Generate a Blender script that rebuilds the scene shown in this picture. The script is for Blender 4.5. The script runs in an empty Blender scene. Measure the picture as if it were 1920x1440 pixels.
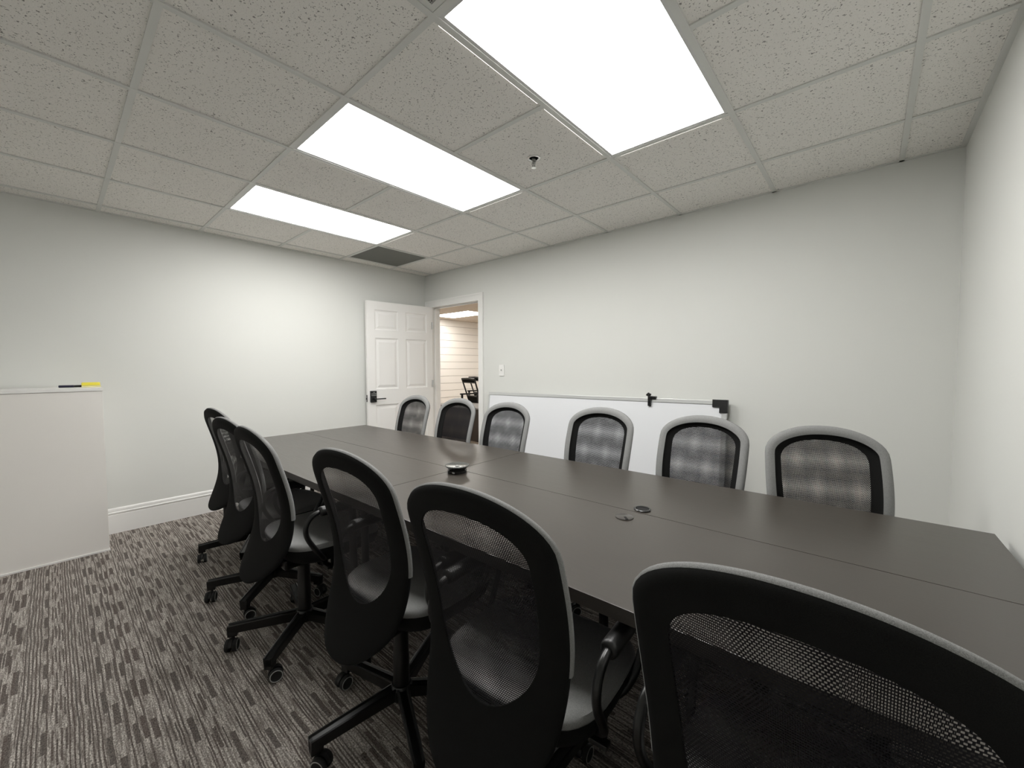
import bpy, bmesh, math, random
from mathutils import Vector, Matrix
random.seed(7)
PI = math.pi
scene = bpy.context.scene
COL = scene.collection

# ---------------------------------------------------------------- room numbers
H = 2.4346          # ceiling height
XR = 4.685          # right hand wall
YB = -4.3           # wall behind the photographer
T = 0.6096          # ceiling module
X1, Y1 = 0.1715, -0.5185
GX = [X1 + T * i for i in range(8)]            # grid lines, GX[0] nearest the left wall
GY = [Y1 - T * j for j in range(7)]
WT = 0.12           # thickness of the wall with the doorway

# ---------------------------------------------------------------- materials
def mat(name):
    m = bpy.data.materials.new(name); m.use_nodes = True
    nt = m.node_tree
    return m, nt, nt.nodes['Principled BSDF']

def simple(name, col, rough=.5, metal=0., spec=.5, bump=None, sheen=0.):
    m, nt, b = mat(name)
    b.inputs['Base Color'].default_value = (*col, 1)
    b.inputs['Roughness'].default_value = rough
    b.inputs['Metallic'].default_value = metal
    b.inputs['Specular IOR Level'].default_value = spec
    if sheen:
        b.inputs['Sheen Weight'].default_value = sheen
        b.inputs['Sheen Roughness'].default_value = .6
    if bump:
        sc, st, dist = bump
        tc = nt.nodes.new('ShaderNodeTexCoord')
        n = nt.nodes.new('ShaderNodeTexNoise'); n.inputs['Scale'].default_value = sc; n.inputs['Detail'].default_value = 3
        bp = nt.nodes.new('ShaderNodeBump'); bp.inputs['Strength'].default_value = st; bp.inputs['Distance'].default_value = dist
        nt.links.new(tc.outputs['Object'], n.inputs['Vector'])
        nt.links.new(n.outputs['Fac'], bp.inputs['Height'])
        nt.links.new(bp.outputs['Normal'], b.inputs['Normal'])
    return m

def N(nt, typ, **kw):
    n = nt.nodes.new(typ)
    for k, v in kw.items(): setattr(n, k, v)
    return n

def math_(nt, op, a, b=None, c=None):
    n = N(nt, 'ShaderNodeMath', operation=op)
    for i, v in enumerate((a, b, c)):
        if v is None: continue
        if isinstance(v, (int, float)): n.inputs[i].default_value = v
        else: nt.links.new(v, n.inputs[i])
    return n.outputs[0]

def mixc(nt, fac, a, b):
    n = N(nt, 'ShaderNodeMix', data_type='RGBA')
    for sock, v in ((n.inputs[0], fac), (n.inputs[6], a), (n.inputs[7], b)):
        if isinstance(v, (int, float)): sock.default_value = v
        elif isinstance(v, tuple): sock.default_value = (*v, 1)
        else: nt.links.new(v, sock)
    return n.outputs[2]

def fabric(name, col, col2, scale=900, rough=.9, amount=1.):
    m, nt, b = mat(name)
    tc = N(nt, 'ShaderNodeTexCoord')
    n = N(nt, 'ShaderNodeTexNoise'); n.inputs['Scale'].default_value = scale; n.inputs['Detail'].default_value = 2
    nt.links.new(tc.outputs['Object'], n.inputs['Vector'])
    r = N(nt, 'ShaderNodeMapRange'); r.inputs[1].default_value = .35; r.inputs[2].default_value = .65
    nt.links.new(n.outputs['Fac'], r.inputs[0])
    nt.links.new(mixc(nt, r.outputs[0], col, col2), b.inputs['Base Color'])
    b.inputs['Roughness'].default_value = rough
    b.inputs['Specular IOR Level'].default_value = .2
    bp = N(nt, 'ShaderNodeBump'); bp.inputs['Strength'].default_value = .35 * amount; bp.inputs['Distance'].default_value = .0006
    nt.links.new(n.outputs['Fac'], bp.inputs['Height']); nt.links.new(bp.outputs['Normal'], b.inputs['Normal'])
    return m

def emit(name, col, s):
    m = bpy.data.materials.new(name); m.use_nodes = True; nt = m.node_tree
    nt.nodes.clear()
    e = N(nt, 'ShaderNodeEmission'); e.inputs[0].default_value = (*col, 1); e.inputs[1].default_value = s
    o = N(nt, 'ShaderNodeOutputMaterial'); nt.links.new(e.outputs[0], o.inputs[0])
    return m

M_wall = simple('painted wall', (.735, .742, .712), .62, spec=.35, bump=(260, .12, .0015))
M_trim = simple('white trim paint', (.86, .855, .835), .32)
M_door = simple('white door paint', (.86, .85, .83), .38)
M_grid = simple('ceiling grid metal', (.68, .685, .655), .45)
M_frame = simple('fixture frame', (.66, .66, .65), .4)
M_light = emit('lit diffuser', (1, .99, .965), 7.)
M_leakglow = emit('leak glow strip', (1, .96, .88), .9)
M_black = simple('black plastic', (.006, .006, .006), .38)
M_blackm = simple('black powder coated metal', (.004, .004, .004), .3)
M_rubber = simple('black rubber', (.005, .005, .005), .7)
M_ring = simple('grey caster tread', (.33, .33, .32), .6)
M_cap = simple('grey plastic cap', (.4, .4, .39), .3)
M_chrome = simple('polished metal', (.75, .75, .74), .15, metal=1)
M_alu = simple('brushed aluminium', (.64, .65, .645), .36, metal=.5)
M_white = simple('glossy whiteboard', (.82, .835, .86), .2)
M_cab = simple('white cabinet laminate', (.86, .835, .80), .5)
M_cabtop = simple('white cabinet top', (.86, .85, .83), .4)
M_gray = fabric('grey chair fabric', (.18, .181, .179), (.29, .291, .287))
M_bfab = fabric('black chair fabric', (.004, .004, .004), (.0095, .0095, .009), 1200)
M_yellow = simple('yellow plastic', (.93, .80, .08), .45)
M_pen = simple('dark pen', (.015, .013, .04), .35)
M_vent = simple('grey return filter', (.16, .165, .15), .8, bump=(400, .5, .002))
M_hole = simple('dark hole', (.004, .004, .004), .9)
M_tan = simple('other room ceiling', (.60, .52, .44), .8, bump=(150, .2, .002))
M_tanfloor = simple('pale floor', (.62, .55, .47), .5)
M_ship = simple('cream shiplap', (.86, .83, .785), .5)
M_desk = simple('dark brown laminate', (.055, .042, .034), .5)
M_desktop = simple('grey desk top', (.3, .29, .28), .5)
M_lite = simple('small display', (.05, .06, .06), .2)

# carpet: stripes along X with broken dashes and blocks
M_carpet, nt, b = mat('striped carpet')
tc = N(nt, 'ShaderNodeTexCoord'); sx = N(nt, 'ShaderNodeSeparateXYZ')
wob = N(nt, 'ShaderNodeTexNoise'); wob.inputs['Scale'].default_value = 4
nt.links.new(tc.outputs['Object'], wob.inputs['Vector']); nt.links.new(tc.outputs['Object'], sx.inputs[0])
yy = math_(nt, 'ADD', sx.outputs[1], math_(nt, 'MULTIPLY', wob.outputs['Fac'], .014))
xx = sx.outputs[0]
def rnd(*ins):
    w = N(nt, 'ShaderNodeTexWhiteNoise', noise_dimensions='3D'); c = N(nt, 'ShaderNodeCombineXYZ')
    for i, v in enumerate(ins):
        if isinstance(v, (int, float)): c.inputs[i].default_value = v
        else: nt.links.new(v, c.inputs[i])
    nt.links.new(c.outputs[0], w.inputs[0]); return w.outputs[0]
ys = math_(nt, 'DIVIDE', yy, .0108); row = math_(nt, 'FLOOR', ys); fr = math_(nt, 'FRACT', ys)
h = rnd(row, 1., 7.7)
def dashes(r_, seed, per, duty):
    pl = math_(nt, 'ADD', math_(nt, 'MULTIPLY', rnd(r_, seed, 4.1), per * .6), per * .7)
    fx = math_(nt, 'FRACT', math_(nt, 'ADD', math_(nt, 'DIVIDE', xx, pl), math_(nt, 'MULTIPLY', rnd(r_, seed, .5), 5.3)))
    return math_(nt, 'LESS_THAN', fx, duty)
def between(v, a, b_): return math_(nt, 'MULTIPLY', math_(nt, 'GREATER_THAN', v, a), math_(nt, 'LESS_THAN', v, b_))
thin = math_(nt, 'MULTIPLY', math_(nt, 'LESS_THAN', h, .50), math_(nt, 'LESS_THAN', fr, .42))
full = math_(nt, 'MULTIPLY', between(h, .50, .66), dashes(row, 2., .30, .50))
half = math_(nt, 'MULTIPLY', math_(nt, 'MULTIPLY', between(h, .66, .97), dashes(row, 3., .24, .6)), between(fr, .25, .72))
m1 = math_(nt, 'MAXIMUM', math_(nt, 'MAXIMUM', thin, full), half)
yb = math_(nt, 'DIVIDE', math_(nt, 'ADD', yy, .004), .0864); rb_ = math_(nt, 'FLOOR', yb); fb = math_(nt, 'FRACT', yb)
zone = math_(nt, 'MULTIPLY', math_(nt, 'LESS_THAN', fb, .36), math_(nt, 'LESS_THAN', rnd(rb_, 8., 1.3), .72))
blk = math_(nt, 'MULTIPLY', dashes(rb_, 5., .34, .42), between(fb, .07, .27))
mask = math_(nt, 'ADD', math_(nt, 'MULTIPLY', blk, zone), math_(nt, 'MULTIPLY', m1, math_(nt, 'SUBTRACT', 1, zone)))
fib = N(nt, 'ShaderNodeTexNoise'); fib.inputs['Scale'].default_value = 240; fib.inputs['Detail'].default_value = 3
mp = N(nt, 'ShaderNodeMapping'); mp.inputs['Scale'].default_value = (.55, 1, 1)
nt.links.new(tc.outputs['Object'], mp.inputs[0]); nt.links.new(mp.outputs[0], fib.inputs['Vector'])
big = N(nt, 'ShaderNodeTexNoise'); big.inputs['Scale'].default_value = 14
nt.links.new(tc.outputs['Object'], big.inputs['Vector'])
pile = N(nt, 'ShaderNodeMapRange'); pile.inputs[1].default_value = .3; pile.inputs[2].default_value = .7
nt.links.new(fib.outputs['Fac'], pile.inputs[0])
stk = N(nt, 'ShaderNodeTexNoise'); stk.inputs['Scale'].default_value = 1.; stk.inputs['Detail'].default_value = 3
mps = N(nt, 'ShaderNodeMapping'); mps.inputs['Scale'].default_value = (9, 170, 1)
nt.links.new(tc.outputs['Object'], mps.inputs[0]); nt.links.new(mps.outputs[0], stk.inputs['Vector'])
sk = N(nt, 'ShaderNodeMapRange'); sk.inputs[1].default_value = .42; sk.inputs[2].default_value = .57
nt.links.new(stk.outputs['Fac'], sk.inputs[0])
base = mixc(nt, pile.outputs[0], (.105, .092, .083), (.72, .665, .61))
base = mixc(nt, math_(nt, 'MULTIPLY', math_(nt, 'SUBTRACT', 1, sk.outputs[0]), .70), base, (.125, .105, .094))
hue = rnd(math_(nt, 'FLOOR', math_(nt, 'DIVIDE', yy, .0108)), 9.1, 2.2)
dark = mixc(nt, hue, (.052, .036, .031), (.046, .046, .042))
darkf = mixc(nt, pile.outputs[0], dark, (.17, .145, .13))
colr = mixc(nt, math_(nt, 'MULTIPLY', mask, .92), base, darkf)
nt.links.new(colr, b.inputs['Base Color']); b.inputs['Roughness'].default_value = .95; b.inputs['Specular IOR Level'].default_value = .1
bp = N(nt, 'ShaderNodeBump'); bp.inputs['Strength'].default_value = .6; bp.inputs['Distance'].default_value = .003
nt.links.new(fib.outputs['Fac'], bp.inputs['Height']); nt.links.new(bp.outputs['Normal'], b.inputs['Normal'])

# mineral fibre ceiling tile with small dark pits
M_tile, nt, b = mat('mineral fibre tile')
tc = N(nt, 'ShaderNodeTexCoord')
v1 = N(nt, 'ShaderNodeTexNoise'); v1.inputs['Scale'].default_value = 120; v1.inputs['Detail'].default_value = 1.5; v1.inputs['Distortion'].default_value = .6
v2 = N(nt, 'ShaderNodeTexNoise'); v2.inputs['Scale'].default_value = 260; v2.inputs['Detail'].default_value = 2
v3 = N(nt, 'ShaderNodeTexVoronoi'); v3.inputs['Scale'].default_value = 75
for v in (v1, v2, v3): nt.links.new(tc.outputs['Object'], v.inputs['Vector'])
p1 = N(nt, 'ShaderNodeMapRange'); p1.inputs[1].default_value = .355; p1.inputs[2].default_value = .30
nt.links.new(v1.outputs['Fac'], p1.inputs[0])
p2 = N(nt, 'ShaderNodeMapRange'); p2.inputs[1].default_value = .38; p2.inputs[2].default_value = .30
nt.links.new(v2.outputs['Fac'], p2.inputs[0])
p3 = N(nt, 'ShaderNodeMapRange'); p3.inputs[1].default_value = .17; p3.inputs[2].default_value = .09
nt.links.new(v3.outputs['Distance'], p3.inputs[0])
c_ = mixc(nt, math_(nt, 'MULTIPLY', p2.outputs[0], .5), (.86, .84, .80), (.40, .385, .36))
c_ = mixc(nt, math_(nt, 'MULTIPLY', math_(nt, 'MAXIMUM', p1.outputs[0], p3.outputs[0]), .8), c_, (.13, .125, .115))
nt.links.new(c_, b.inputs['Base Color']); b.inputs['Roughness'].default_value = .95; b.inputs['Specular IOR Level'].default_value = .1
bp = N(nt, 'ShaderNodeBump'); bp.inputs['Strength'].default_value = .5; bp.inputs['Distance'].default_value = .002
nt.links.new(v2.outputs['Fac'], bp.inputs['Height']); nt.links.new(bp.outputs['Normal'], b.inputs['Normal'])

# black-brown table top
M_table, nt, b = mat('black brown table top')
tc = N(nt, 'ShaderNodeTexCoord'); mp = N(nt, 'ShaderNodeMapping'); mp.inputs['Scale'].default_value = (3, 60, 60)
n = N(nt, 'ShaderNodeTexNoise'); n.inputs['Scale'].default_value = 3; n.inputs['Detail'].default_value = 6
nt.links.new(tc.outputs['Object'], mp.inputs[0]); nt.links.new(mp.outputs[0], n.inputs['Vector'])
nt.links.new(mixc(nt, n.outputs['Fac'], (.034, .0285, .0235), (.056, .048, .040)), b.inputs['Base Color'])
rr = N(nt, 'ShaderNodeMapRange'); rr.inputs[3].default_value = .27; rr.inputs[4].default_value = .38
nt.links.new(n.outputs['Fac'], rr.inputs[0]); nt.links.new(rr.outputs[0], b.inputs['Roughness'])
b.inputs['Specular IOR Level'].default_value = .8
bp = N(nt, 'ShaderNodeBump'); bp.inputs['Strength'].default_value = .15; bp.inputs['Distance'].default_value = .0005
nt.links.new(n.outputs['Fac'], bp.inputs['Height']); nt.links.new(bp.outputs['Normal'], b.inputs['Normal'])
M_tedge = simple('table edge', (.030, .027, .025), .45)

# woven chair mesh: real see-through slots laid out in the sheet's own UV (metres)
M_mesh, nt, b = mat('woven chair mesh')
uv = N(nt, 'ShaderNodeUVMap'); sx = N(nt, 'ShaderNodeSeparateXYZ'); nt.links.new(uv.outputs[0], sx.inputs[0])
pv = math_(nt, 'DIVIDE', sx.outputs[1], .0043); row = math_(nt, 'FLOOR', pv)
pu = math_(nt, 'ADD', math_(nt, 'DIVIDE', sx.outputs[0], .0052), math_(nt, 'MULTIPLY', math_(nt, 'MODULO', row, 2), .5))
fu = math_(nt, 'ABSOLUTE', math_(nt, 'SUBTRACT', math_(nt, 'FRACT', pu), .5))
fv = math_(nt, 'ABSOLUTE', math_(nt, 'SUBTRACT', math_(nt, 'FRACT', pv), .5))
hole = math_(nt, 'MULTIPLY', math_(nt, 'LESS_THAN', fu, .38), math_(nt, 'LESS_THAN', fv, .325))
nt.links.new(math_(nt, 'SUBTRACT', 1, hole), b.inputs['Alpha'])
b.inputs['Base Color'].default_value = (.007, .007, .010, 1); b.inputs['Roughness'].default_value = .5; b.inputs['Specular IOR Level'].default_value = .3

# perforated supply grille
M_perf, nt, b = mat('perforated grille')
tc = N(nt, 'ShaderNodeTexCoord'); sx = N(nt, 'ShaderNodeSeparateXYZ'); nt.links.new(tc.outputs['Object'], sx.inputs[0])
pv = math_(nt, 'DIVIDE', sx.outputs[1], .0075); row = math_(nt, 'FLOOR', pv)
pu = math_(nt, 'ADD', math_(nt, 'DIVIDE', sx.outputs[0], .0085), math_(nt, 'MULTIPLY', math_(nt, 'MODULO', row, 2), .5))
du = math_(nt, 'SUBTRACT', math_(nt, 'FRACT', pu), .5); dv = math_(nt, 'SUBTRACT', math_(nt, 'FRACT', pv), .5)
rad = math_(nt, 'ADD', math_(nt, 'MULTIPLY', du, du), math_(nt, 'MULTIPLY', dv, dv))
nt.links.new(mixc(nt, math_(nt, 'LESS_THAN', rad, .115), (.42, .42, .40), (.006, .006, .006)), b.inputs['Base Color'])
b.inputs['Roughness'].default_value = .6

# ---------------------------------------------------------------- mesh helpers
class MB:
    def __init__(s): s.bm = bmesh.new(); s.mi = 0
    def face(s, vs):
        try: f = s.bm.faces.new(vs)
        except ValueError: return None
        f.material_index = s.mi; return f
    def quad(s, *pts): return s.face([s.bm.verts.new(p) for p in pts])
    def box(s, x0, y0, z0, x1, y1, z1, bev=0., M=None):
        r = bmesh.ops.create_cube(s.bm, size=1)
        vs = r['verts']
        for v in vs:
            v.co = Vector(((x0 + x1) / 2 + v.co.x * (x1 - x0), (y0 + y1) / 2 + v.co.y * (y1 - y0), (z0 + z1) / 2 + v.co.z * (z1 - z0)))
        fs = {f for v in vs for f in v.link_faces}
        for f in fs: f.material_index = s.mi
        if bev:
            es = {e for v in vs for e in v.link_edges}
            rb = bmesh.ops.bevel(s.bm, geom=list(es), offset=bev, segments=2, profile=.6, affect='EDGES')
            for f in rb['faces']: f.material_index = s.mi
            vs = list({v for f in rb['faces'] for v in f.verts} | {v for v in vs if v.is_valid})
        if M is not None:
            for v in vs: v.co = M @ v.co
        return vs
    def lathe(s, prof, n=32, M=None, cap=True):
        """profile (r, z) revolved about z"""
        rings = []
        for r, z in prof:
            if r < 1e-6: rings.append([s.bm.verts.new((0, 0, z))])
            else: rings.append([s.bm.verts.new((r * math.cos(2 * PI * i / n), r * math.sin(2 * PI * i / n), z)) for i in range(n)])
        for a, b in zip(rings[:-1], rings[1:]):
            for i in range(n):
                j = (i + 1) % n
                if len(a) == 1 and len(b) == 1: continue
                if len(a) == 1: s.face([a[0], b[i], b[j]])
                elif len(b) == 1: s.face([a[i], a[j], b[0]])
                else: s.face([a[i], a[j], b[j], b[i]])
        if cap:
            if len(rings[0]) > 1: s.face(list(reversed(rings[0])))
            if len(rings[-1]) > 1: s.face(rings[-1])
        if M is not None:
            for R in rings:
                for v in R: v.co = M @ v.co
    def tube(s, pts, r, n=12, closed=False, rad=None):
        pts = [Vector(p) for p in pts]; k = len(pts); rings = []
        up = Vector((0, 0, 1)); prev = None
        for i, p in enumerate(pts):
            if closed: t = (pts[(i + 1) % k] - pts[i - 1]).normalized()
            else: t = (pts[min(i + 1, k - 1)] - pts[max(i - 1, 0)]).normalized()
            if prev is None:
                a = t.cross(up) if abs(t.dot(up)) < .95 else t.cross(Vector((1, 0, 0)))
                a.normalize()
            else:
                a = (prev - t * prev.dot(t)).normalized()
            prev = a; b_ = t.cross(a)
            rr = rad[i] if rad else r
            rings.append([s.bm.verts.new(p + (a * math.cos(2 * PI * j / n) + b_ * math.sin(2 * PI * j / n)) * rr) for j in range(n)])
        m = k if closed else k - 1
        for i in range(m):
            A, B = rings[i], rings[(i + 1) % k]
            for j in range(n): s.face([A[j], A[(j + 1) % n], B[(j + 1) % n], B[j]])
        if not closed:
            s.face(list(reversed(rings[0]))); s.face(rings[-1])
    def prism(s, poly, y0, y1, axis='y', M=None):
        """extrude a 2-D polygon; axis is the extrusion axis"""
        def P(a, c, t):
            return (a, t, c) if axis == 'y' else (t, a, c) if axis == 'x' else (a, c, t)
        A = [s.bm.verts.new(P(a, c, y0)) for a, c in poly]; B = [s.bm.verts.new(P(a, c, y1)) for a, c in poly]
        k = len(poly)
        for i in range(k): s.face([A[i], A[(i + 1) % k], B[(i + 1) % k], B[i]])
        s.face(list(reversed(A))); s.face(B)
        if M is not None:
            for v in A + B: v.co = M @ v.co
    def build(s, name, mats, parent=None, smooth=False, angle=40, loc=None, rotz=0.):
        bmesh.ops.recalc_face_normals(s.bm, faces=s.bm.faces[:])
        me = bpy.data.meshes.new(name); s.bm.to_mesh(me); s.bm.free()
        for m in (mats if isinstance(mats, (list, tuple)) else [mats]): me.materials.append(m)
        if smooth:
            for p in me.polygons: p.use_smooth = True
            me.set_sharp_from_angle(angle=math.radians(angle))
        o = bpy.data.objects.new(name, me); COL.objects.link(o)
        if parent is not None: o.parent = parent
        if loc is not None: o.location = loc
        o.rotation_euler = (0, 0, rotz)
        return o

def thing(name, label, cat, loc=(0, 0, 0), rotz=0., group=None):
    o = bpy.data.objects.new(name, None); COL.objects.link(o); o.empty_display_size = .1
    o.location = loc; o.rotation_euler = (0, 0, rotz); o['label'] = label; o['category'] = cat
    if group: o['group'] = group
    return o
def tag(o, label, cat, group=None):
    o['label'] = label; o['category'] = cat
    if group: o['group'] = group
    return o
def struct(o, label=None):
    o['kind'] = 'structure'
    if label: o['label'] = label
    return o
def copy_tree(o, parent=None):
    c = o.copy(); COL.objects.link(c)
    if parent is not None: c.parent = parent
    for ch in list(o.children): copy_tree(ch, c)
    return c

# ---------------------------------------------------------------- room shell
m = MB(); m.box(-.15, YB - .15, -.12, XR + .15, .0, 0); struct(m.build('floor', M_carpet))
m = MB(); m.box(-.12, YB, 0, 0, 0, H + .25); struct(m.build('wall_left', M_wall))
m = MB(); m.box(XR, YB, 0, XR + .12, 0, H + .25); struct(m.build('wall_right', M_wall))
m = MB(); m.box(-.12, YB - .12, 0, XR + .12, YB, H + .25); struct(m.build('wall_behind', M_wall))
DX0, DX1, DZ = .130, .992, 2.025      # doorway
m = MB()
m.box(-.12, 0, 0, DX0 - .02, WT, H + .25); m.box(DX1 + .02, 0, 0, XR + .12, WT, H + .25)
m.box(DX0 - .02, 0, DZ + .02, DX1 + .02, WT, H + .25)
struct(m.build('wall_far', M_wall))

# ceiling tiles (one continuous surface of lay-in tiles between the grid bars)
lights = [(1, 2), (3, 4), (5, 6)]       # column pairs of the fixtures
xs = [0] + GX + [XR]; ys = [0] + GY + [YB]
skip = set()
def cell(ix, iy):       # ix: index of left line in xs, iy index in ys
    return (ix, iy)
for a, b_ in lights:
    for j in (2, 3): skip.add((a + 1, j))
skip.add((1, 1)); skip.add((6, 4))
m = MB()
for i in range(len(xs) - 1):
    for j in range(len(ys) - 1):
        if (i, j) in skip: continue
        x0, x1, y1, y0 = xs[i], xs[i + 1], ys[j], ys[j + 1]
        g = .0045
        m.box(x0 + g, y0 + g, H + .004, x1 - g, y1 - g, H + .02)
m.box(-.12, YB, H + .2, XR + .12, WT, H + .26)
ceil = struct(m.build('ceiling', M_tile))
m = MB(); w = .012
for x in GX: m.box(x - w, YB, H - .002, x + w, 0, H + .006)
for j, y in enumerate(GY):
    for i in range(len(xs) - 1):
        x0 = xs[i] + (w if i else 0); x1 = xs[i + 1] - (w if i < len(xs) - 2 else 0)
        if j == 2 and i in (2, 4, 6): continue         # the middle of a fixture
        m.box(x0, y - w, H - .0012, x1, y + w, H + .006)
m.build('ceiling_grid', M_grid, ceil)
m = MB(); a = .022
m.box(0, YB, H - .002, a, 0, H + .006); m.box(XR - a, YB, H - .002, XR, 0, H + .006)
m.box(a, -a, H - .002, XR - a, 0, H + .006); m.box(a, YB, H - .002, XR - a, YB + a, H + .006)
m.build('wall_angle', M_grid, ceil)

# baseboards with a moulded cap
def board_profile():
    return [(0, 0), (.013, 0), (.013, .143), (.0115, .147), (.0145, .152), (.0165, .158), (.0145, .164), (.010, .168), (.011, .173), (.009, .186), (.005, .193), (0, .195)]
m = MB(); m.prism(board_profile(), YB, -.001, 'y'); struct(m.build('baseboard_left', M_trim))
m = MB(); m.prism([(XR - a_, c_2) for a_, c_2 in board_profile()], YB, -.001, 'y'); struct(m.build('baseboard_right', M_trim))
m = MB(); m.prism([(-a_, c_2) for a_, c_2 in board_profile()], DX1 + .08, XR - .017, 'x'); struct(m.build('baseboard_far', M_trim))
m = MB(); m.prism([(YB + a_, c_2) for a_, c_2 in board_profile()], .017, XR - .017, 'x'); struct(m.build('baseboard_behind', M_trim))

# ---------------------------------------------------------------- doorway trim and door
m = MB()
cw, ct = .082, .018
def casing(m, x0, x1, z0, z1, vert=True, outer=1):
    m.box(x0, -ct * .6, z0, x1, 0, z1, .002)
# mitred legs and head: flat board, bead and raised back-band
for (o0, o1, d) in ((0, cw - .028, .011), (cw - .028, cw - .016, .015), (cw - .016, cw, .022)):
    L0, L1 = DX0 - o0, DX0 - o1 * 1.35; L0 = DX0 - o0 * 1.35; R0, R1 = DX1 + o0, DX1 + o1; Z0_, Z1_ = DZ + o0, DZ + o1
    def wedge(P):
        A = [m.bm.verts.new((x, 0, z)) for x, z in P]; B = [m.bm.verts.new((x, -d, z)) for x, z in P]
        for k in range(4): m.face([A[k], A[(k + 1) % 4], B[(k + 1) % 4], B[k]])
        m.face(A); m.face(B)
    wedge([(L1, 0), (L0, 0), (L0, Z0_), (L1, Z1_)])
    wedge([(R0, 0), (R1, 0), (R1, Z1_), (R0, Z0_)])
    wedge([(L0, Z0_), (R0, Z0_), (R1, Z1_), (L1, Z1_)])
struct(m.build('trim_1', M_trim), 'white moulded casing around the doorway')
m = MB()
m.box(DX0 - .02, 0, 0, DX0, WT + .012, DZ); m.box(DX1, 0, 0, DX1 + .02, WT + .012, DZ)
m.box(DX0 - .02, 0, DZ, DX1 + .02, WT + .012, DZ + .02)
m.box(DX0, .045, 0, DX0 + .011, .082, DZ); m.box(DX1 - .011, .045, 0, DX1, .082, DZ); m.box(DX0, .045, DZ - .011, DX1, .082, DZ)
struct(m.build('trim_2', M_trim), 'white door jamb')

hx, hy = .128, -.012
ex, ey = .052, -.870
ang = math.atan2(ey - hy, ex - hx)
LW = math.hypot(ex - hx, ey - hy); LT = .035; LH = 2.012
door = bpy.data.objects.new('door_1', None); COL.objects.link(door); door.location = (hx, hy, .012); door.rotation_euler = (0, 0, ang)
struct(door, 'open white six-panel door against the left wall')
# local: +x along the leaf from the hinge, the room side face is at y=+LT... (towards +X world)
m = MB()
cols = [(.085, .375), (.475, .765)]
rows = [(.235, .825), (1.005, 1.595), (1.685, 1.915)]
def panel_face(m, yf, sgn):
    """door face at y=yf with six sunk and raised panels"""
    xcuts = sorted({0, LW, *[c for p in cols for c in p]}); zcuts = sorted({0, LH, *[c for p in rows for c in p]})
    for i in range(len(xcuts) - 1):
        for j in range(len(zcuts) - 1):
            x0, x1, z0, z1 = xcuts[i], xcuts[i + 1], zcuts[j], zcuts[j + 1]
            if (x0, x1) in cols and (z0, z1) in rows:
                steps = [(0, 0), (.006, .006), (.018, .009), (.022, .009), (.048, .0015)]
                for (a0, d0), (a1, d1) in zip(steps[:-1], steps[1:]):
                    o = [(x0 + a0, z0 + a0), (x1 - a0, z0 + a0), (x1 - a0, z1 - a0), (x0 + a0, z1 - a0)]
                    q = [(x0 + a1, z0 + a1), (x1 - a1, z0 + a1), (x1 - a1, z1 - a1), (x0 + a1, z1 - a1)]
                    for k in range(4):
                        l = (k + 1) % 4
                        m.quad((o[k][0], yf - sgn * d0, o[k][1]), (o[l][0], yf - sgn * d0, o[l][1]), (q[l][0], yf - sgn * d1, q[l][1]), (q[k][0], yf - sgn * d1, q[k][1]))
                m.quad(*[(px, yf - sgn * .0015, pz) for px, pz in q])
            else:
                m.quad((x0, yf, z0), (x1, yf, z0), (x1, yf, z1), (x0, yf, z1))
panel_face(m, LT, 1)
panel_face(m, 0, -1)
for (xa, za, xb, zb) in ((0, 0, LW, 0), (LW, 0, LW, LH), (LW, LH, 0, LH), (0, LH, 0, 0)):
    m.quad((xa, 0, za), (xb, 0, zb), (xb, LT, zb), (xa, LT, za))
bmesh.ops.remove_doubles(m.bm, verts=m.bm.verts[:], dist=.0002)
leaf = m.build('door_leaf', M_door, door)
lz = .905
m = MB(); m.box(LW - .098, LT, lz - .045, LW - .026, LT + .024, lz + .085, .004)
lock = m.build('keypad_lock', M_black, door)
m = MB()
for r in range(2):
    for c in range(5): m.box(LW - .090 + c * .012, LT + .0235, lz + .030 + r * .018, LW - .083 + c * .012, LT + .0255, lz + .038 + r * .018)
m.box(LW - .075, LT + .0235, lz + .066, LW - .055, LT + .0255, lz + .071)
m.build('keypad', M_cap, lock)
m = MB()
m.lathe([(.013, 0), (.013, .035), (.010, .037)], 20, Matrix.Translation((LW - .070, LT + .022, lz - .008)) @ Matrix.Rotation(-PI / 2, 4, 'X'))
m.box(LW - .195, LT + .045, lz - .014, LW - .060, LT + .058, lz - .001, .003)
m.build('door_handle', M_black, door)
m = MB(); m.box(LW - .0005, .006, lz - .04, LW + .002, LT - .006, lz + .04, .001); m.box(LW, .012, lz - .014, LW + .010, LT - .012, lz + .006, .001)
m.build('latch_plate', M_black, door)
for z in (.22, 1.05, 1.78):
    m = MB(); m.tube([(-.003, LT + .004, z - .045), (-.003, LT + .004, z + .045)], .0065, 10)
    m.box(.0, LT - .001, z - .045, .02, LT + .0015, z + .045)
    m.build('hinge', M_alu, door)

# light switch
t = thing('light_switch', 'white toggle light switch plate on the wall right of the doorway', 'light switch', (1.348, 0, 1.235))
m = MB(); m.box(-.037, -.008, -.060, .037, -.0002, .060, .003); m.build('plate', M_trim, t)
m = MB(); m.box(-.006, -.016, -.004, .006, -.004, .012, .002); m.build('toggle', M_cap, t)

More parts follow.
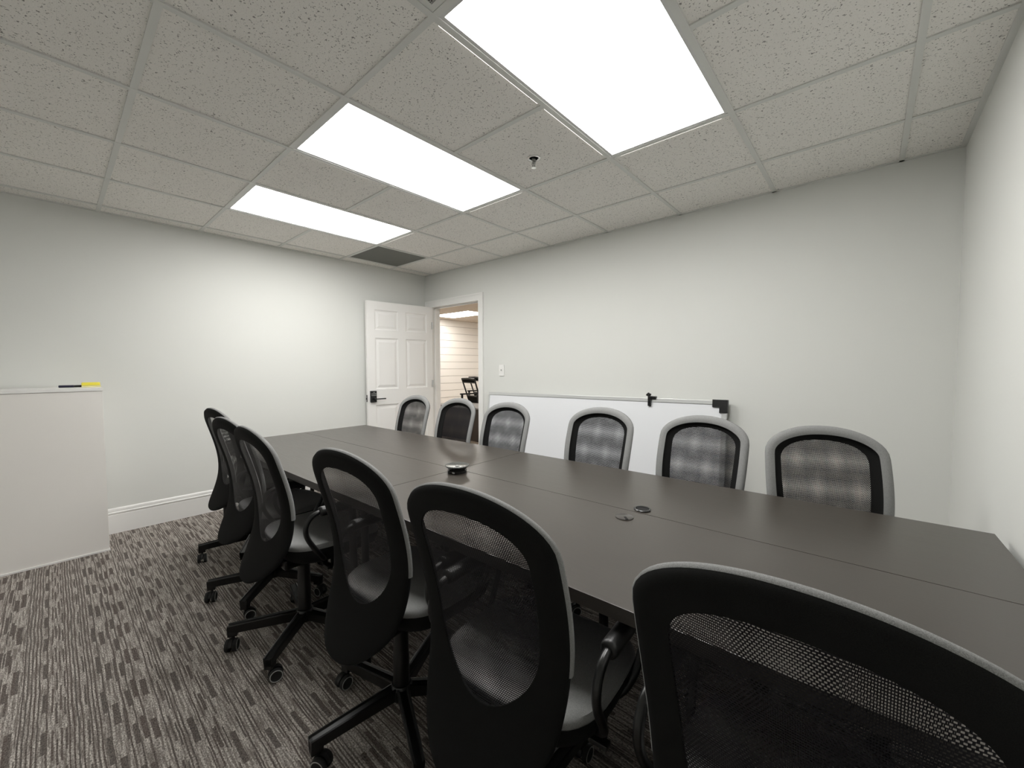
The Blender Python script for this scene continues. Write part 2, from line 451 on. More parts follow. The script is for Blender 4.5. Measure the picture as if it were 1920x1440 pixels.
# ---------------------------------------------------------------- ceiling fixtures
def fixture(a, b_, label):
    x0, x1 = GX[a], GX[b_]; y1, y0 = GY[1], GY[3]
    cx, cy = (x0 + x1) / 2, (y0 + y1) / 2; hx_, hy_ = (x1 - x0) / 2 - .013, (y1 - y0) / 2 - .013
    t = thing('ceiling_light', label, 'ceiling light', (cx, cy, H), 0, 'flat panel lights in the suspended ceiling')
    m = MB(); fw = .013
    ox, oy = hx_, hy_; ix, iy = hx_ - fw, hy_ - fw
    for (ax, ay, bx, by) in ((-ox, -oy, ox, -iy), (-ox, iy, ox, oy), (-ox, -iy, -ix, iy), (ix, -iy, ox, iy)):
        m.box(ax, ay, .0008, bx, by, .03)
    m.box(-ox, -oy, .03, ox, oy, .075)
    m.build('housing', M_frame, t)
    m = MB(); m.box(-ix, -iy, .006, ix, iy, .012); m.build('diffuser', M_light, t)
    # glowing strips imitate light leaking past the tile edges beside the fixture
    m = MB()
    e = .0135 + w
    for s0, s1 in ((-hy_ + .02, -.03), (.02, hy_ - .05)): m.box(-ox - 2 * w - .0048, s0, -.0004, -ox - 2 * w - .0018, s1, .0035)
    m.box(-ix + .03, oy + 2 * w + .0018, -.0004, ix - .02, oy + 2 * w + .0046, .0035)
    m.build('leak_glow', M_leakglow, t)
    return t
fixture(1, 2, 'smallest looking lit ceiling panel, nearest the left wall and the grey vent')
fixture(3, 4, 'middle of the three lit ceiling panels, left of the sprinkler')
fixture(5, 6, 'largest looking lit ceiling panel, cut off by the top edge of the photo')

t = thing('ceiling_vent', 'flat dark grey return air vent in the ceiling near the far corner', 'vent', (GX[0] + T / 2, GY[0] - T / 2, H))
m = MB(); m.box(-.292, -.292, .003, .292, .292, .010); m.build('filter_panel', M_vent, t)
m = MB()
for s in (-1, 1):
    m.box(-.2925, s * .288 - .0045, .001, .2925, s * .288 + .0045, .012); m.box(s * .288 - .0045, -.2835, .001, s * .288 + .0045, .2835, .012)
m.build('frame', M_grid, t)
t = thing('ceiling_vent', 'perforated ceiling air vent with black holes at the top edge of the photo', 'vent', (GX[5] + T / 2, GY[3] - T / 2, H))
m = MB(); m.box(-.272, -.272, .002, .272, .272, .010); m.build('grille', M_perf, t)
m = MB()
for s in (-1, 1):
    m.box(-.2925, s * .2825 - .010, 0, .2925, s * .2825 + .010, .014); m.box(s * .2825 - .010, -.2725, 0, s * .2825 + .010, .2725, .014)
m.build('frame', M_grid, t)

t = thing('fire_sprinkler', 'small chrome fire sprinkler hanging from a ceiling tile between two lit panels', 'sprinkler', (2.898, -1.406, H + .004))
m = MB(); m.lathe([(.038, 0), (.0375, -.004), (.030, -.006), (.026, -.001), (.012, .012), (.010, .012)], 36); m.build('escutcheon', simple('satin nickel', (.85, .85, .84), .22, metal=.55), t, True)
m = MB(); m.lathe([(.012, 0), (.013, -.014), (.010, -.018), (.006, -.022), (.006, -.03)], 20)
m.tube([(-.009, 0, -.016), (-.012, 0, -.028), (-.008, 0, -.044), (-.002, 0, -.050)], .002, 8)
m.tube([(.009, 0, -.016), (.012, 0, -.028), (.008, 0, -.044), (.002, 0, -.050)], .002, 8)
m.tube([(0, 0, -.022), (0, 0, -.050)], .0026, 8)
m.build('sprinkler_head', simple('dull dark metal', (.30, .30, .29), .3, metal=.9), t, True)
m = MB(); m.lathe([(.004, -.049), (.013, -.052), (.0135, -.0535), (.004, -.0535)], 20); m.build('deflector', M_chrome, t, True)

# ---------------------------------------------------------------- whiteboard leaning on the far wall
bt = thing('whiteboard', 'long whiteboard in a silver frame standing on the floor against the far wall', 'whiteboard', (1.222, -.175, .006))
lean = math.asin(.125 / 1.0)
BR = Matrix.Rotation(-.0135, 4, 'Y') @ Matrix.Rotation(-lean, 4, 'X')
BL, BH = 2.375, 1.0
m = MB(); m.box(.012, -.006, .012, BL - .012, .006, BH - .012, 0, BR); m.build('panel', M_white, bt)
def bar(x0, z0, x1, z1, nm='frame_bar'):
    m = MB(); m.box(x0, -.012, z0, x1, .010, z1, .002, BR); return m.build(nm, M_alu, bt)
bar(0, BH - .030, BL, BH); bar(0, 0, BL, .030); bar(0, .030, .018, BH - .030); bar(BL - .034, .030, BL, BH - .030)
m = MB()
m.prism([(BL - .095, BH + .006), (BL + .006, BH + .006), (BL + .006, BH - .088), (BL - .048, BH - .088), (BL - .048, BH - .048), (BL - .095, BH - .048)], -.018, .012, 'y', BR)
m.build('corner_cap', M_black, bt)

ct_ = BR @ Vector((1.815, 0, BH)) + Vector(bt.location)
t = thing('spring_clip', 'small black spring clip gripping the top edge of the whiteboard', 'clip', ct_)
m = MB()
m.box(-.013, -.030, -.062, .013, -.016, .018, .003)
m.box(-.034, -.028, .006, -.006, -.008, .034, .004, Matrix.Rotation(.5, 4, 'Y'))
m.box(.0, -.022, -.008, .050, .008, .016, .003)
m.build('clip_body', M_black, t)
m = MB(); m.tube([(-.026, -.03, .022), (-.018, -.03, .036), (-.006, -.03, .03), (.0, -.028, .012)], .003, 8); m.build('clip_lever', M_blackm, t, True)

# ---------------------------------------------------------------- white cabinet at left with pen and yellow block
CZ = 1.138
t = thing('storage_cabinet', 'plain white waist-high cabinet against the left wall', 'cabinet', (0, -2.996, 0))
m = MB(); m.box(.02, -1.15, .012, .383, -.002, CZ - .022, .001); m.build('body', M_cab, t)
m = MB(); m.box(.02, -1.152, CZ - .0205, .387, .002, CZ, .0015); m.build('top', M_cabtop, t)
m = MB(); m.box(.02, -1.15, 0, .390, .001, .012, .001); m.build('plinth', M_cabtop, t)
t = thing('marker_pen', 'dark marker pen lying on the white cabinet top', 'pen', (.150, -3.145, CZ + .0085), math.radians(83))
m = MB(); m.tube([(-.052, 0, 0), (-.050, 0, 0), (.02, 0, 0)], .008, 14, rad=[.006, .0085, .0085]); m.build('barrel', M_pen, t, True)
m = MB(); m.tube([(.0205, 0, 0), (.056, 0, 0), (.058, 0, 0)], .0075, 14, rad=[.0075, .0075, .005]); m.build('cap', M_black, t, True)
t = thing('yellow_eraser', 'bright yellow block beside the pen on the white cabinet', 'eraser', (.17, -3.040, CZ), math.radians(86))
m = MB(); m.box(-.048, -.025, 0, .048, .025, .012, .003); m.build('pad', simple('pale yellow felt', (.85, .80, .42), .8), t)
m = MB(); m.box(-.048, -.025, .012, .044, .025, .034, .005); m.build('grip', M_yellow, t)

# ---------------------------------------------------------------- tables
TA = math.radians(1.3); TZ = .735; TT = .034
J = Vector((2.705, -1.817, 0))
TM = Matrix.Translation(J) @ Matrix.Rotation(TA, 4, 'Z')
def table(u0, u1, v0, v1, label, mid):
    g = .0012
    t = thing('conference_table', label, 'table', TM @ Vector(((u0 + u1) / 2, (v0 + v1) / 2, 0)), TA, 'black-brown tables pushed together')
    a, b_ = (u1 - u0) / 2 - g, (v1 - v0) / 2 - g
    m = MB(); m.box(-a, -b_, TZ - TT, a, b_, TZ, .0012)
    top = m.build('tabletop', M_table, t)
    e0 = .018 if (u0 < -1 and v0 < 0) else .05
    spots = [(-a + e0, -b_ + .035), (a - .045, -b_ + .035), (a - .045, b_ - .035), (-a + .05, b_ - .035), (0, mid)]
    for (px, py) in spots:
        m = MB(); m.lathe([(.010, 0), (.0165, 0), (.0165, .012), (.016, .02), (.016, TZ - TT - .008)], 20, Matrix.Translation((px, py, 0)))
        m.box(max(px - .04, -a), max(py - .04, -b_), TZ - TT - .008, min(px + .04, a), min(py + .04, b_), TZ - TT - .0003, .002)
        m.build('leg', M_blackm, t, True)
    return t
table(-1.880, 0, 0, .556, 'black-brown table in the far row, nearer the open door', -.09)
table(0, 1.962, 0, .556, 'black-brown table in the far row, reaching the right wall, with the open cable hole', -.06)
table(-1.880, 0, -.600, 0, 'black-brown table in the near row, furthest from the camera', .075)
table(0, 1.962, -.600, 0, 'black-brown table in the near row, closest to the camera, with the closed grommet', .06)

def on_table(x, y): return (x, y, TZ + .0006)
t = thing('cable_grommet', 'round black cable grommet standing open in the far row tabletop', 'grommet', on_table(3.700, -1.755), math.radians(20))
m = MB(); m.lathe([(.0235, 0), (.031, 0), (.0315, .003), (.029, .005), (.025, .0045), (.0235, 0)], 40, cap=False); m.build('rim', simple('satin black', (.03, .03, .03), .22), t, True)
m = MB(); m.lathe([(0, .0006), (.0236, .0006)], 40, cap=False); m.build('hole', M_hole, t)
t = thing('cable_grommet', 'round closed cable grommet with a dark slot, in the near row tabletop', 'grommet', on_table(3.683, -1.872), math.radians(-47))
m = MB(); m.lathe([(0, .0035), (.029, .0035), (.0315, .0025), (.032, 0)], 40, cap=False); m.build('cap', simple('brown grey plastic', (.06, .055, .05), .3), t, True)
m = MB(); m.box(.006, -.0045, .003, .0315, .0045, .0042); m.build('slot', M_hole, t)

t = thing('speakerphone', 'round black speakerphone with a dished top on the joint of the tables', 'speakerphone', on_table(2.752, -1.857))
m = MB(); m.lathe([(.046, 0), (.049, .001), (.049, .014), (.046, .016), (.044, .018), (.050, .024), (.061, .033), (.0625, .036)], 48, cap=False); m.lathe([(0, .0005), (.046, .0005)], 48, cap=False)
m.build('body', simple('gloss black plastic', (.01, .01, .01), .15), t, True, 30)
m = MB(); m.lathe([(.0625, .036), (.0615, .0375), (.055, .0350), (.030, .0315), (0, .0305)], 48, cap=False)
m.build('dish', simple('smoked metal dish', (.20, .21, .20), .22, metal=.8), t, True, 50)
m = MB(); m.lathe([(.009, .0308), (.008, .0345), (.004, .036), (0, .036)], 20, cap=False); m.build('button', M_cap, t, True)
m = MB(); m.box(.018, -.0505, .005, .032, -.044, .012, .001); m.build('port', M_cap, t)

# ---------------------------------------------------------------- office chair
Wt, Wm, Wb, AT, AB, NT_, NB_ = .217, .2155, .180, .173, .240, 2.086, 2.294
PK = [-.2635, -.158, -.186, -.247]; CC = .024; Z0, HH = .355, .663
def lag(v, k, val):
    s = 0
    for i in range(len(k)):
        q = 1
        for j in range(len(k)):
            if i != j: q *= (v - k[j]) / (k[i] - k[j])
        s += q * val[i]
    return s
def halfw(v):
    W = lag(v, [.1, .5, .9], [Wb, Wm, Wt])
    a = max(0, min(1, (v - (1 - AT)) / AT)); b_ = max(0, min(1, (AB - v) / AB))
    return W * max(1 - a ** NT_, 0) ** (1 / NT_) * max(1 - b_ ** NB_, 0) ** (1 / NB_)
def backY(x, z):
    v = (z - Z0) / HH
    return lag(v, [0, 1 / 3, 2 / 3, 1], PK) + CC * (x / .24) ** 2
def outline2d():
    n = 160; vs = [(1 - math.cos(PI * i / n)) / 2 for i in range(n + 1)]
    R = [(halfw(v), Z0 + HH * v) for v in vs]
    return R + [(-x, z) for x, z in reversed(R[1:-1])]
def window2d():
    zt, zb = Z0 + HH - .059, Z0 + HH * .225
    n = 120; R = []
    for i in range(n + 1):
        s = (1 - math.cos(PI * i / n)) / 2
        z = zb + (zt - zb) * s; v = (z - Z0) / HH
        W = lag(v, [.3, .6, .9], [.140, .157, .159])
        a = max(0, min(1, (s - .80) / .20)); b_ = max(0, min(1, (.36 - s) / .36))
        R.append((W * max(1 - a ** 2.3, 0) ** (1 / 2.3) * max(1 - b_ ** 2.0, 0) ** (1 / 2.0), z))
    return R + [(-x, z) for x, z in reversed(R[1:-1])]
NTH = 112; CZB = Z0 + HH * .60
def resample(poly, cz):
    """cast rays from (0,cz) at NTH angles and cut the closed polygon"""
    out = []
    for k in range(NTH):
        th = 2 * PI * k / NTH; dx, dz = math.cos(th), math.sin(th); best = None
        # stretch directions so points spread evenly along the tall shape
        dx *= .62; l = math.hypot(dx, dz); dx /= l; dz /= l
        for i in range(len(poly)):
            x0, z0 = poly[i]; x1, z1 = poly[(i + 1) % len(poly)]
            z0 -= cz; z1 -= cz
            den = dx * (z1 - z0) - dz * (x1 - x0)
            if abs(den) < 1e-12: continue
            tt = (x0 * (z1 - z0) - z0 * (x1 - x0)) / den
            ss = (x0 * dz - z0 * dx) / den
            if tt > 0 and -1e-9 <= ss <= 1 + 1e-9:
                if best is None or tt > best: best = tt
        out.append((dx * best, cz + dz * best))
    return out
OUT = resample(outline2d(), CZB); INN = resample(window2d(), CZB)
def inset(P, d):
    q = []
    for i in range(NTH):
        x0, z0 = P[i - 1]; x1, z1 = P[(i + 1) % NTH]
        tx, tz = x1 - x0, z1 - z0; l = math.hypot(tx, tz)
        q.append((P[i][0] - tz / l * d * 1, P[i][1] + tx / l * d * 1))
    return q
G0 = inset(OUT, .034); RIM = inset(OUT, .006); RM2 = inset(OUT, .020)
def ring(m, P, off):
    return [m.bm.verts.new((x, backY(x, z) + off, z)) for x, z in P]
def lerp(P, Q, s): return [(a[0] * (1 - s) + b_[0] * s, a[1] * (1 - s) + b_[1] * s) for a, b_ in zip(P, Q)]
def skin(m, A, B, sel=None):
    for i in range(NTH):
        if sel and not sel(i): continue
        j = (i + 1) % NTH; m.face([A[i], A[j], B[j], B[i]])
zgray = Z0 + HH * .40

def make_chair():
    t = thing('office_chair', 'x', 'chair')
    # --- backrest shell: black fabric rear, solid lower part, black inner ring
    m = MB()
    prof = [(INN, .003), (lerp(RM2, INN, .66), -.001), (lerp(RM2, INN, .33), -.002), (RM2, -.001), (RIM, .003), (OUT, .011)]
    rings = [ring(m, P, o) for P, o in prof]
    for A, B in zip(rings[:-1], rings[1:]): skin(m, A, B)
    low = lambda i: OUT[i][1] < zgray
    fr = [(OUT, .011), (OUT, .018), (RIM, .026), (RM2, .029), (inset(OUT, .0315), .0295), (G0, .022), (lerp(G0, INN, .25), .016), (lerp(G0, INN, .5), .013), (lerp(G0, INN, .75), .011), (INN, .009), (INN, .003)]
    rf = [ring(m, P, o) for P, o in fr]
    for k, (A, B) in enumerate(zip(rf[:-1], rf[1:])):
        skin(m, A, B, low if k < 4 else None)
    bmesh.ops.remove_doubles(m.bm, verts=m.bm.verts[:], dist=.0003)
    shell = m.build('backrest', M_bfab, t, True, 50)
    # --- grey front rim padding
    m = MB(); hi = lambda i: OUT[i][1] >= zgray
    pr_ = [(OUT, .0105), (inset(OUT, -.0035), .014), (inset(OUT, -.0035), .023), (RIM, .031), (RM2, .034), (inset(OUT, .0325), .0298)]
    rr_ = [ring(m, P, o) for P, o in pr_]
    for A, B in zip(rr_[:-1], rr_[1:]): skin(m, A, B, hi)
    m.build('rim_padding', M_gray, t, True, 60)['label'] = 'light grey fabric rim'
    # --- see-through mesh
    m = MB(); uvl = m.bm.loops.layers.uv.new('UVMap')
    nr = 14
    for off, sc in ((.0075, 1.), (.0045, 1.035)):      # knitted spacer mesh: two faces
        rr_ = []; n0 = len(m.bm.faces)
        for k in range(nr):
            q_ = 1 - k / nr
            rr_.append([m.bm.verts.new((x * q_, backY(x * q_, CZB + (z - CZB) * q_) + off, CZB + (z - CZB) * q_)) for x, z in INN])
        for A, B in zip(rr_[:-1], rr_[1:]): skin(m, A, B)
        c = m.bm.verts.new((0, backY(0, CZB) + off, CZB))
        for i in range(NTH): m.face([rr_[-1][i], rr_[-1][(i + 1) % NTH], c])
        m.bm.faces.ensure_lookup_table()
        for f in m.bm.faces[n0:]:
            for l in f.loops: l[uvl].uv = (l.vert.co.x * sc, l.vert.co.z * sc)
    m.build('mesh_panel', M_mesh, t, True, 80)['label'] = 'see-through black mesh'
    # --- seat
    n = 40
    def seat_loop(sx, y0, y1, z, dip=0.):
        P = []
        for k in range(n):
            th = 2 * PI * k / n; c_, s_ = math.cos(th), math.sin(th); e = 2 / 3.4
            x = sx * math.copysign(abs(c_) ** e, c_); y = (y0 + y1) / 2 + (y1 - y0) / 2 * math.copysign(abs(s_) ** e, s_)
            P.append((x, y, z + .012 * max(0, -(y - .05)) / .2 - .020 * max(0, y - .19) / .12 + .012 * (abs(x) / .23) ** 2))
        return P
    def loops(m, L, capz=None):
        R = [[m.bm.verts.new(p) for p in l] for l in L]
        for A, B in zip(R[:-1], R[1:]):
            for i in range(n): m.face([A[i], A[(i + 1) % n], B[(i + 1) % n], B[i]])
        return R
    m = MB()
    R = loops(m, [seat_loop(.229, -.128, .315, .462), seat_loop(.233, -.132, .319, .474), seat_loop(.229, -.128, .315, .486), seat_loop(.212, -.110, .298, .491), seat_loop(.16, -.06, .25, .489), seat_loop(.08, 0.01, .18, .485), seat_loop(.02, 0.07, .12, .483)])
    m.face(R[-1])
    m.build('seat', M_gray, t, True, 60)['label'] = 'light grey fabric seat'
    m = MB()
    R = loops(m, [seat_loop(.231, -.130, .317, .464), seat_loop(.230, -.129, .316, .444), seat_loop(.219, -.118, .305, .415), seat_loop(.19, -.09, .25, .395), seat_loop(.14, -.06, .16, .386)])
    m.face(R[-1])
    m.build('seat_shell', M_bfab, t, True, 60)
    # --- mechanism, back bar, gas column
    m = MB()
    m.box(-.075, -.11, .365, .075, .11, .410, .01)
    m.prism([(-.09, .375), (-.09, .405), (-.135, .402), (-.160, .425), (-.152, .485), (-.160, .485), (-.170, .418), (-.14, .372)], -.035, .035, 'x')
    m.build('tilt_mechanism', M_blackm, t)
    m = MB(); m.tube([(.07, .02, .395), (.15, .02, .392), (.205, .02, .388)], .006, 8); m.box(.19, .008, .381, .235, .032, .394, .003); m.build('height_lever', M_black, t)
    m = MB(); m.lathe([(.029, .085), (.029, .235), (.0275, .240), (.0270, .340), (.030, .345), (.030, .375)], 28); m.build('gas_column', M_blackm, t, True, 30)
    # --- arm rests
    for s in (-1, 1):
        ax = s * .253
        P = [(s * .10, .02, .412), (s * .17, .015, .416), (s * .215, .005, .425), (s * .243, -.022, .458), (ax, -.055, .505), (ax, -.082, .553), (ax, -.090, .590), (ax, -.082, .622), (ax, -.060, .645), (ax, -.030, .655), (ax, .03, .657), (ax, .12, .657), (ax, .185, .655), (ax, .212, .642), (ax, .222, .615), (ax, .214, .575), (s * .250, .190, .525), (s * .243, .150, .47), (s * .215, .118, .433), (s * .17, .10, .418), (s * .10, .095, .414)]
        # smooth the polyline once (Chaikin)
        for _ in range(2):
            Q = [P[0]]
            for a_, b_ in zip(P[:-1], P[1:]):
                Q.append(tuple(.75 * u + .25 * v for u, v in zip(a_, b_))); Q.append(tuple(.25 * u + .75 * v for u, v in zip(a_, b_)))
            Q.append(P[-1]); P = Q
        m = MB(); m.tube(P, .0105, 12)
        arm = m.build('armrest', M_blackm, t, True, 60)
        m = MB(); y = [-.032, -.030, -.02, .05, .12, .165, .175, .178]
        m.tube([(ax, q, .655) for q in y], .02, 18, rad=[.014, .0195, .0215, .022, .022, .0215, .019, .014])
        m.build('arm_pad', M_black, arm, True, 60)
    # --- five-star base
    base = bpy.data.objects.new('star_base', None)
    m = MB(); m.lathe([(.0, .075), (.036, .075), (.040, .085), (.040, .118), (.034, .128), (.029, .13)], 28)
    hub = m.build('star_base', M_blackm, t, True, 30)
    bpy.data.objects.remove(base)
    return t, hub

def base_arm(m, th):
    R = Matrix.Rotation(th, 4, 'Z')
    # long box section with two ridges and a dropped end
    sec = [(-.017, -.032), (.017, -.032), (.021, .006), (.021, .012), (.015, .014), (.011, .008), (-.011, .008), (-.015, .014), (-.021, .012), (-.021, .006)]
    st = [(.030, .112, 1., 1.), (.12, .108, .95, .9), (.22, .103, .9, .8), (.305, .098, .85, .72), (.314, .097, .83, .70)]
    prev = None
    for r, z, a_, h_ in st:
        ring_ = [m.bm.verts.new(R @ Vector((r, x * a_, z + (y * h_ if y < 0 else y)))) for x, y in sec]
        if prev:
            k = len(sec)
            for i in range(k): m.face([prev[i], prev[(i + 1) % k], ring_[(i + 1) % k], ring_[i]])
        prev = ring_
    m.face(prev)
    m.box(.276, -.0155, .060, .314, .0155, .104, .003, R)
def make_caster(parent, th, yaw):
    c = Matrix.Rotation(th, 4, 'Z') @ Vector((.294, 0, 0))
    Mx = Matrix.Translation(c) @ Matrix.Rotation(yaw, 4, 'Z')
    m = MB()
    m.lathe([(.0055, .045), (.0055, .062)], 10, Mx)
    # hood between the wheels
    P = [(.018 * 1 + .028 * math.cos(q), .029 + .028 * math.sin(q)) for q in [PI * k / 12 for k in range(13)]]
    P = [(-.010, .029)] + [(x, z) for x, z in reversed(P)] + [(.046, .029)]
    m.prism([(x, z) for x, z in P], -.006, .006, 'y', Mx)
    cas = m.build('caster', M_black, parent)
    for s in (-1, 1):
        m = MB(); Wx = Mx @ Matrix.Translation((.018, s * .008, .0265)) @ Matrix.Rotation(-s * PI / 2, 4, 'X')
        m.lathe([(.0, 0), (.0255, 0), (.0265, .003), (.0265, .013), (.0245, .016)], 28, Wx, cap=False)
        m.mi = 1; m.lathe([(.0245, .016), (.0225, .0172), (.0205, .016)], 28, Wx, cap=False)
        m.mi = 0; m.lathe([(.0205, .016), (.012, .0135), (0, .013)], 28, Wx, cap=False)
        m.build('wheel', [M_rubber, M_ring], cas, True, 40)
    return cas

def full_chair(base_rot, yaws):
    t, hub = make_chair()
    for k in range(5):
        th = base_rot + 2 * PI * k / 5
        m = MB(); base_arm(m, th); m.build('base_arm', M_blackm, hub)
        make_caster(hub, th, yaws[k])
    return t

D = math.radians
# x, y, facing, height offset, direction of one base arm (world), label
NEAR = [
 (1.117, -2.319, 5.1, -.007, -100, 'mesh-back office chair on the near side, furthest from the camera'),
 (1.780, -2.415, 4.8, -.003, -115, 'mesh-back office chair on the near side, second from the left wall'),
 (2.336, -2.460, 0.5, .007, -119, 'mesh-back office chair on the near side, third from the left wall'),
 (3.078, -2.414, 4.2, .003, -168, 'mesh-back office chair on the near side, third counted from the camera'),
 (3.667, -2.428, 4.1, .006, -126, 'mesh-back office chair on the near side, second closest to the camera'),
 (4.287, -2.450, -1.5, .016, -100, 'closest mesh-back office chair, cut off at the bottom right of the photo'),
]
FAR = [
 (1.226, -1.231, 180.2, -.005, 20, 'mesh-back office chair on the far side in front of the open door'),
 (1.808, -1.228, 179.5, -.004, 50, 'mesh-back office chair on the far side in front of the doorway'),
 (2.359, -1.232, 179.5, -.006, 80, 'mesh-back office chair before the left end of the whiteboard'),
 (3.102, -1.204, 178.5, .004, 10, 'mesh-back office chair before the whiteboard, just left of the black clip'),
 (3.673, -1.170, 175.8, -.004, 55, 'mesh-back office chair below the black corner cap of the whiteboard'),
 (4.262, -1.197, 200.6, -.006, 10, 'mesh-back office chair on the far side, nearest the right wall'),
]
proto = None
def rig_offset(t, dz):
    # raise or lower the upper part by the gas column: everything but column and base
    for ch in t.children:
        if not ch.name.startswith(('star_base', 'gas_column')): ch.location.z += dz
for grp, rowdata in (('office chairs along the near side of the table', NEAR), ('office chairs along the far side of the table', FAR)):
    for (x, y, r, dz, br, lab) in rowdata:
        if proto is None:
            rr = random.Random(3)
            proto = full_chair(0, [rr.uniform(0, 2 * PI) for _ in range(5)]); t = proto; first = True
            proto_children = [(c, c.location.z) for c in proto.children]
        else:
            t = copy_tree(proto)
            for ch in t.children:
                ch.location.z = 0; ch.rotation_euler = (0, 0, 0)
        t.location = (x, y, 0); t.rotation_euler = (0, 0, D(r))
        t['label'] = lab; t['group'] = grp
        for ch in t.children:
            if ch.name.startswith('star_base'): ch.rotation_euler = (0, 0, D(br - r))
        rig_offset(t, dz)

# ---------------------------------------------------------------- the room beyond the doorway
m = MB(); m.box(-3.6, .0, -.12, 2.6, 7.2, 0); struct(m.build('floor', M_tanfloor))
bpy.data.objects['floor'].name
SP = .1775
m = MB()
m.mi = 1; m.box(-3.72, WT, 0, -3.570, 7.1, H + .2); m.mi = 0  # backing coloured darker than the boards to paint the shade in the grooves
z = .04
zl = [.012] + [2.278 - SP * k for k in range(12, -1, -1)] + [H]
zl = sorted(zz for zz in zl if zz > 0)
for z0, z1 in zip(zl[:-1], zl[1:]):
    m.box(-3.575, WT, z0 + .004, -3.556, 7.1, z1 - .004, .001)
struct(m.build('wall_beyond', [M_ship, simple('painted gap shade', (.42, .39, .36), .8)]), 'cream shiplap wall of the next room')
m = MB(); m.box(-3.72, 7.1, 0, 2.7, 7.22, H + .2); m.box(2.6, WT, 0, 2.72, 7.1, H + .2); m.box(-3.72, .0, 0, -.12, WT, H + .2)
struct(m.build('wall_beyond', M_ship))
m = MB()
lx0, lx1, ly0, ly1 = -3.20, -1.98, 2.56, 3.20
m.box(-3.6, WT, H, lx0, 7.1, H + .05); m.box(lx1, WT, H, 2.7, 7.1, H + .05); m.box(lx0, WT, H, lx1, ly0, H + .05); m.box(lx0, ly1, H, lx1, 7.1, H + .05)
struct(m.build('ceiling', M_tan))
def far_light(cx, cy, sx_, sy_, lab, z=H):
    t = thing('ceiling_light', lab, 'ceiling light', (cx, cy, z))
    m = MB(); m.box(-sx_ + .012, -sy_ + .012, .004, sx_ - .012, sy_ - .012, .012); m.build('diffuser', M_light2, t)
    m = MB()
    for s in (-1, 1):
        m.box(-sx_, s * (sy_ - .006) - .006, 0, sx_, s * (sy_ - .006) + .006, .02); m.box(s * (sx_ - .006) - .006, -sy_ + .012, 0, s * (sx_ - .006) + .006, sy_ - .012, .02)
    m.box(-sx_, -sy_, .02, sx_, sy_, .04)
    m.build('housing', M_frame, t)
M_light2 = emit('lit diffuser warm', (1, .965, .91), 8.5)
far_light((lx0 + lx1) / 2, (ly0 + ly1) / 2, (lx1 - lx0) / 2, (ly1 - ly0) / 2, 'lit ceiling panel in the next room, seen through the doorway')
# added panels, unseen from the camera, put in to brighten that room
far_light(.9, 2.9, .61, .305, 'added unseen lit panel of the next room nearer the doorway wall', H - .045)
far_light(-1.2, 5.4, .61, .305, 'added unseen lit panel deeper in the next room', H - .045)

t = thing('desk', 'dark brown low desk in the next room, behind the chair in the doorway', 'desk', (-1.75, 1.48, 0))
m = MB(); m.box(0, 0, 0, 1.6, .03, .55); m.box(0, .03, 0, .03, .6, .55); m.box(1.57, .03, 0, 1.6, .6, .55); m.build('panel', M_desk, t)
m = MB(); m.box(-.01, -.01, .55, 1.61, .62, .575, .002); m.build('top', M_desktop, t)

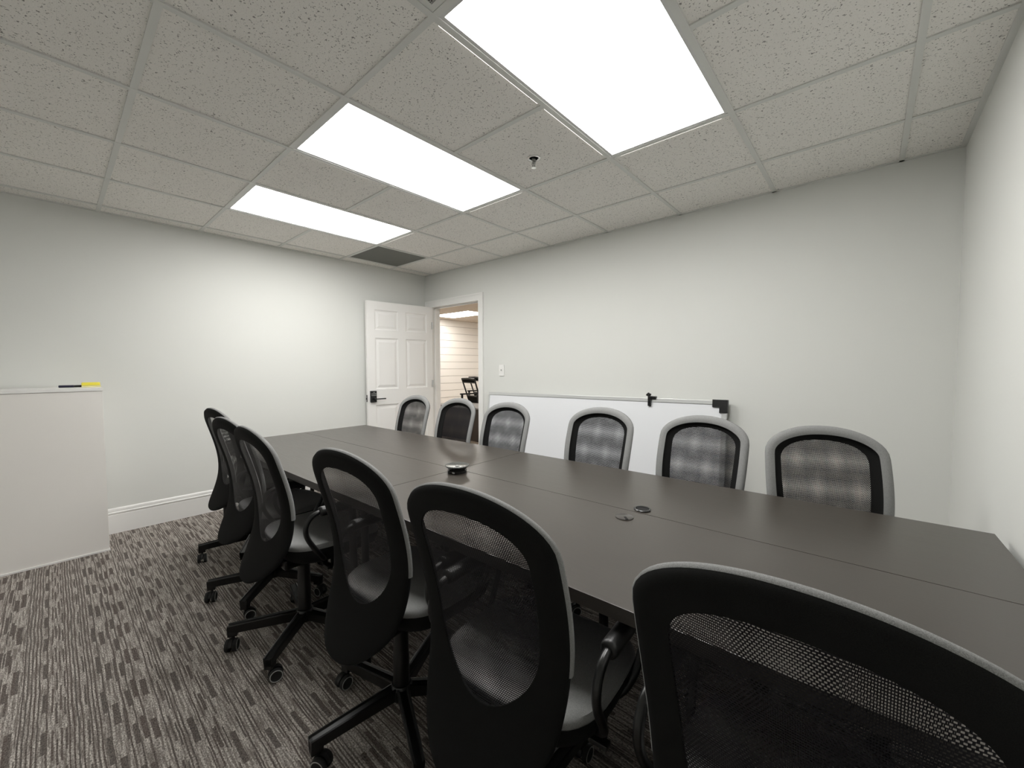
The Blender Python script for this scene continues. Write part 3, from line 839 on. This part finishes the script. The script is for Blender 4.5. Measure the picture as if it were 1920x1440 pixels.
def far_chair(x, y, rz, lab):
    t = thing('conference_chair', lab, 'chair', (x, y, 0), D(rz), 'black chairs in the next room')
    # reclined back: frame bars with a see-through panel (faces +y locally)
    m = MB(); P = []
    def bk(u, v): return (u * (.235 - .02 * (1 - v)), -.20 - .17 * v, .52 + .50 * v)
    for s in (-1, 1):
        m.tube([bk(s, 0), bk(s, .5), bk(s, 1)], .016, 8)
    m.tube([bk(-1, 1), bk(0, 1.02), bk(1, 1)], .020, 8); m.tube([bk(-1, .86), bk(1, .86)], .012, 8); m.tube([bk(-1, .3), bk(1, .3)], .015, 8); m.tube([bk(-1, 0), bk(1, 0)], .015, 8)
    m.build('back_frame', M_black, t, True)
    m = MB(); m.quad(bk(-.95, 0), bk(.95, 0), bk(.95, .28), bk(-.95, .28)); m.quad(bk(-.95, .88), bk(.95, .88), bk(.95, 1), bk(-.95, 1)); m.build('back_panel', M_bfab, t)
    m = MB(); m.box(-.24, -.22, .44, .24, .26, .51, .02); m.build('seat', M_bfab, t)
    for s in (-1, 1):
        m = MB(); m.box(s * .30 - .025, -.37, .685, s * .30 + .025, .14, .715, .006); m.box(s * .30 - .012, -.35, .56, s * .30 + .012, -.31, .69); m.box(s * .30 - .012, .04, .46, s * .30 + .012, .09, .69); m.box(min(s * .20, s * .31), .04, .455, max(s * .20, s * .31), .09, .475)
        m.build('armrest', M_black, t)
    m = MB(); m.lathe([(.03, .09), (.03, .44)], 16); m.build('column', M_blackm, t)
    m = MB()
    for k in range(5): m.box(.0, -.02, .055, .31, .02, .10, .004, Matrix.Rotation(.3 + k * 2 * PI / 5, 4, 'Z'))
    for k in range(5):
        c = Matrix.Rotation(.3 + k * 2 * PI / 5, 4, 'Z') @ Vector((.29, 0, .03)); m.lathe([(.028, -.015), (.028, .015)], 14, Matrix.Translation(c) @ Matrix.Rotation(PI / 2, 4, 'X'))
    m.build('star_base', M_blackm, t)
    return t
far_chair(-1.65, 2.67, -10, 'black chair in the next room, its tilted back and armrest seen through the doorway')
far_chair(-2.36, 3.52, -10, 'rearmost black chair in the next room, mostly hidden behind the doorway edge')

# ---------------------------------------------------------------- world, camera
wd = bpy.data.worlds.new('World'); scene.world = wd; wd.use_nodes = True
wd.node_tree.nodes['Background'].inputs[0].default_value = (.5, .5, .5, 1)
wd.node_tree.nodes['Background'].inputs[1].default_value = .02

cam = bpy.data.cameras.new('camera'); co = bpy.data.objects.new('camera', cam); COL.objects.link(co)
cam.sensor_fit = 'HORIZONTAL'; cam.sensor_width = 36; cam.lens = 36 * 758.317 / 1920
cam.clip_start = .02; cam.clip_end = 60
yaw, pitch, roll = 2.293017845, -.04441921, -.00200325
d = Vector((math.cos(yaw) * math.cos(pitch), math.sin(yaw) * math.cos(pitch), math.sin(pitch)))
rt = Vector((math.sin(yaw), -math.cos(yaw), 0)); up = rt.cross(d)
rt2 = math.cos(roll) * rt + math.sin(roll) * up; up2 = -math.sin(roll) * rt + math.cos(roll) * up
R3 = Matrix((rt2, up2, -d)).transposed()
co.matrix_world = Matrix.Translation((4.3303, -3.2193, 1.2819)) @ R3.to_4x4()
scene.camera = co

scene.view_settings.view_transform = 'Standard'
scene.view_settings.look = 'None'
scene.view_settings.exposure = 1.04
scene.view_settings.gamma = 1.0
scene.view_settings.use_curve_mapping = False
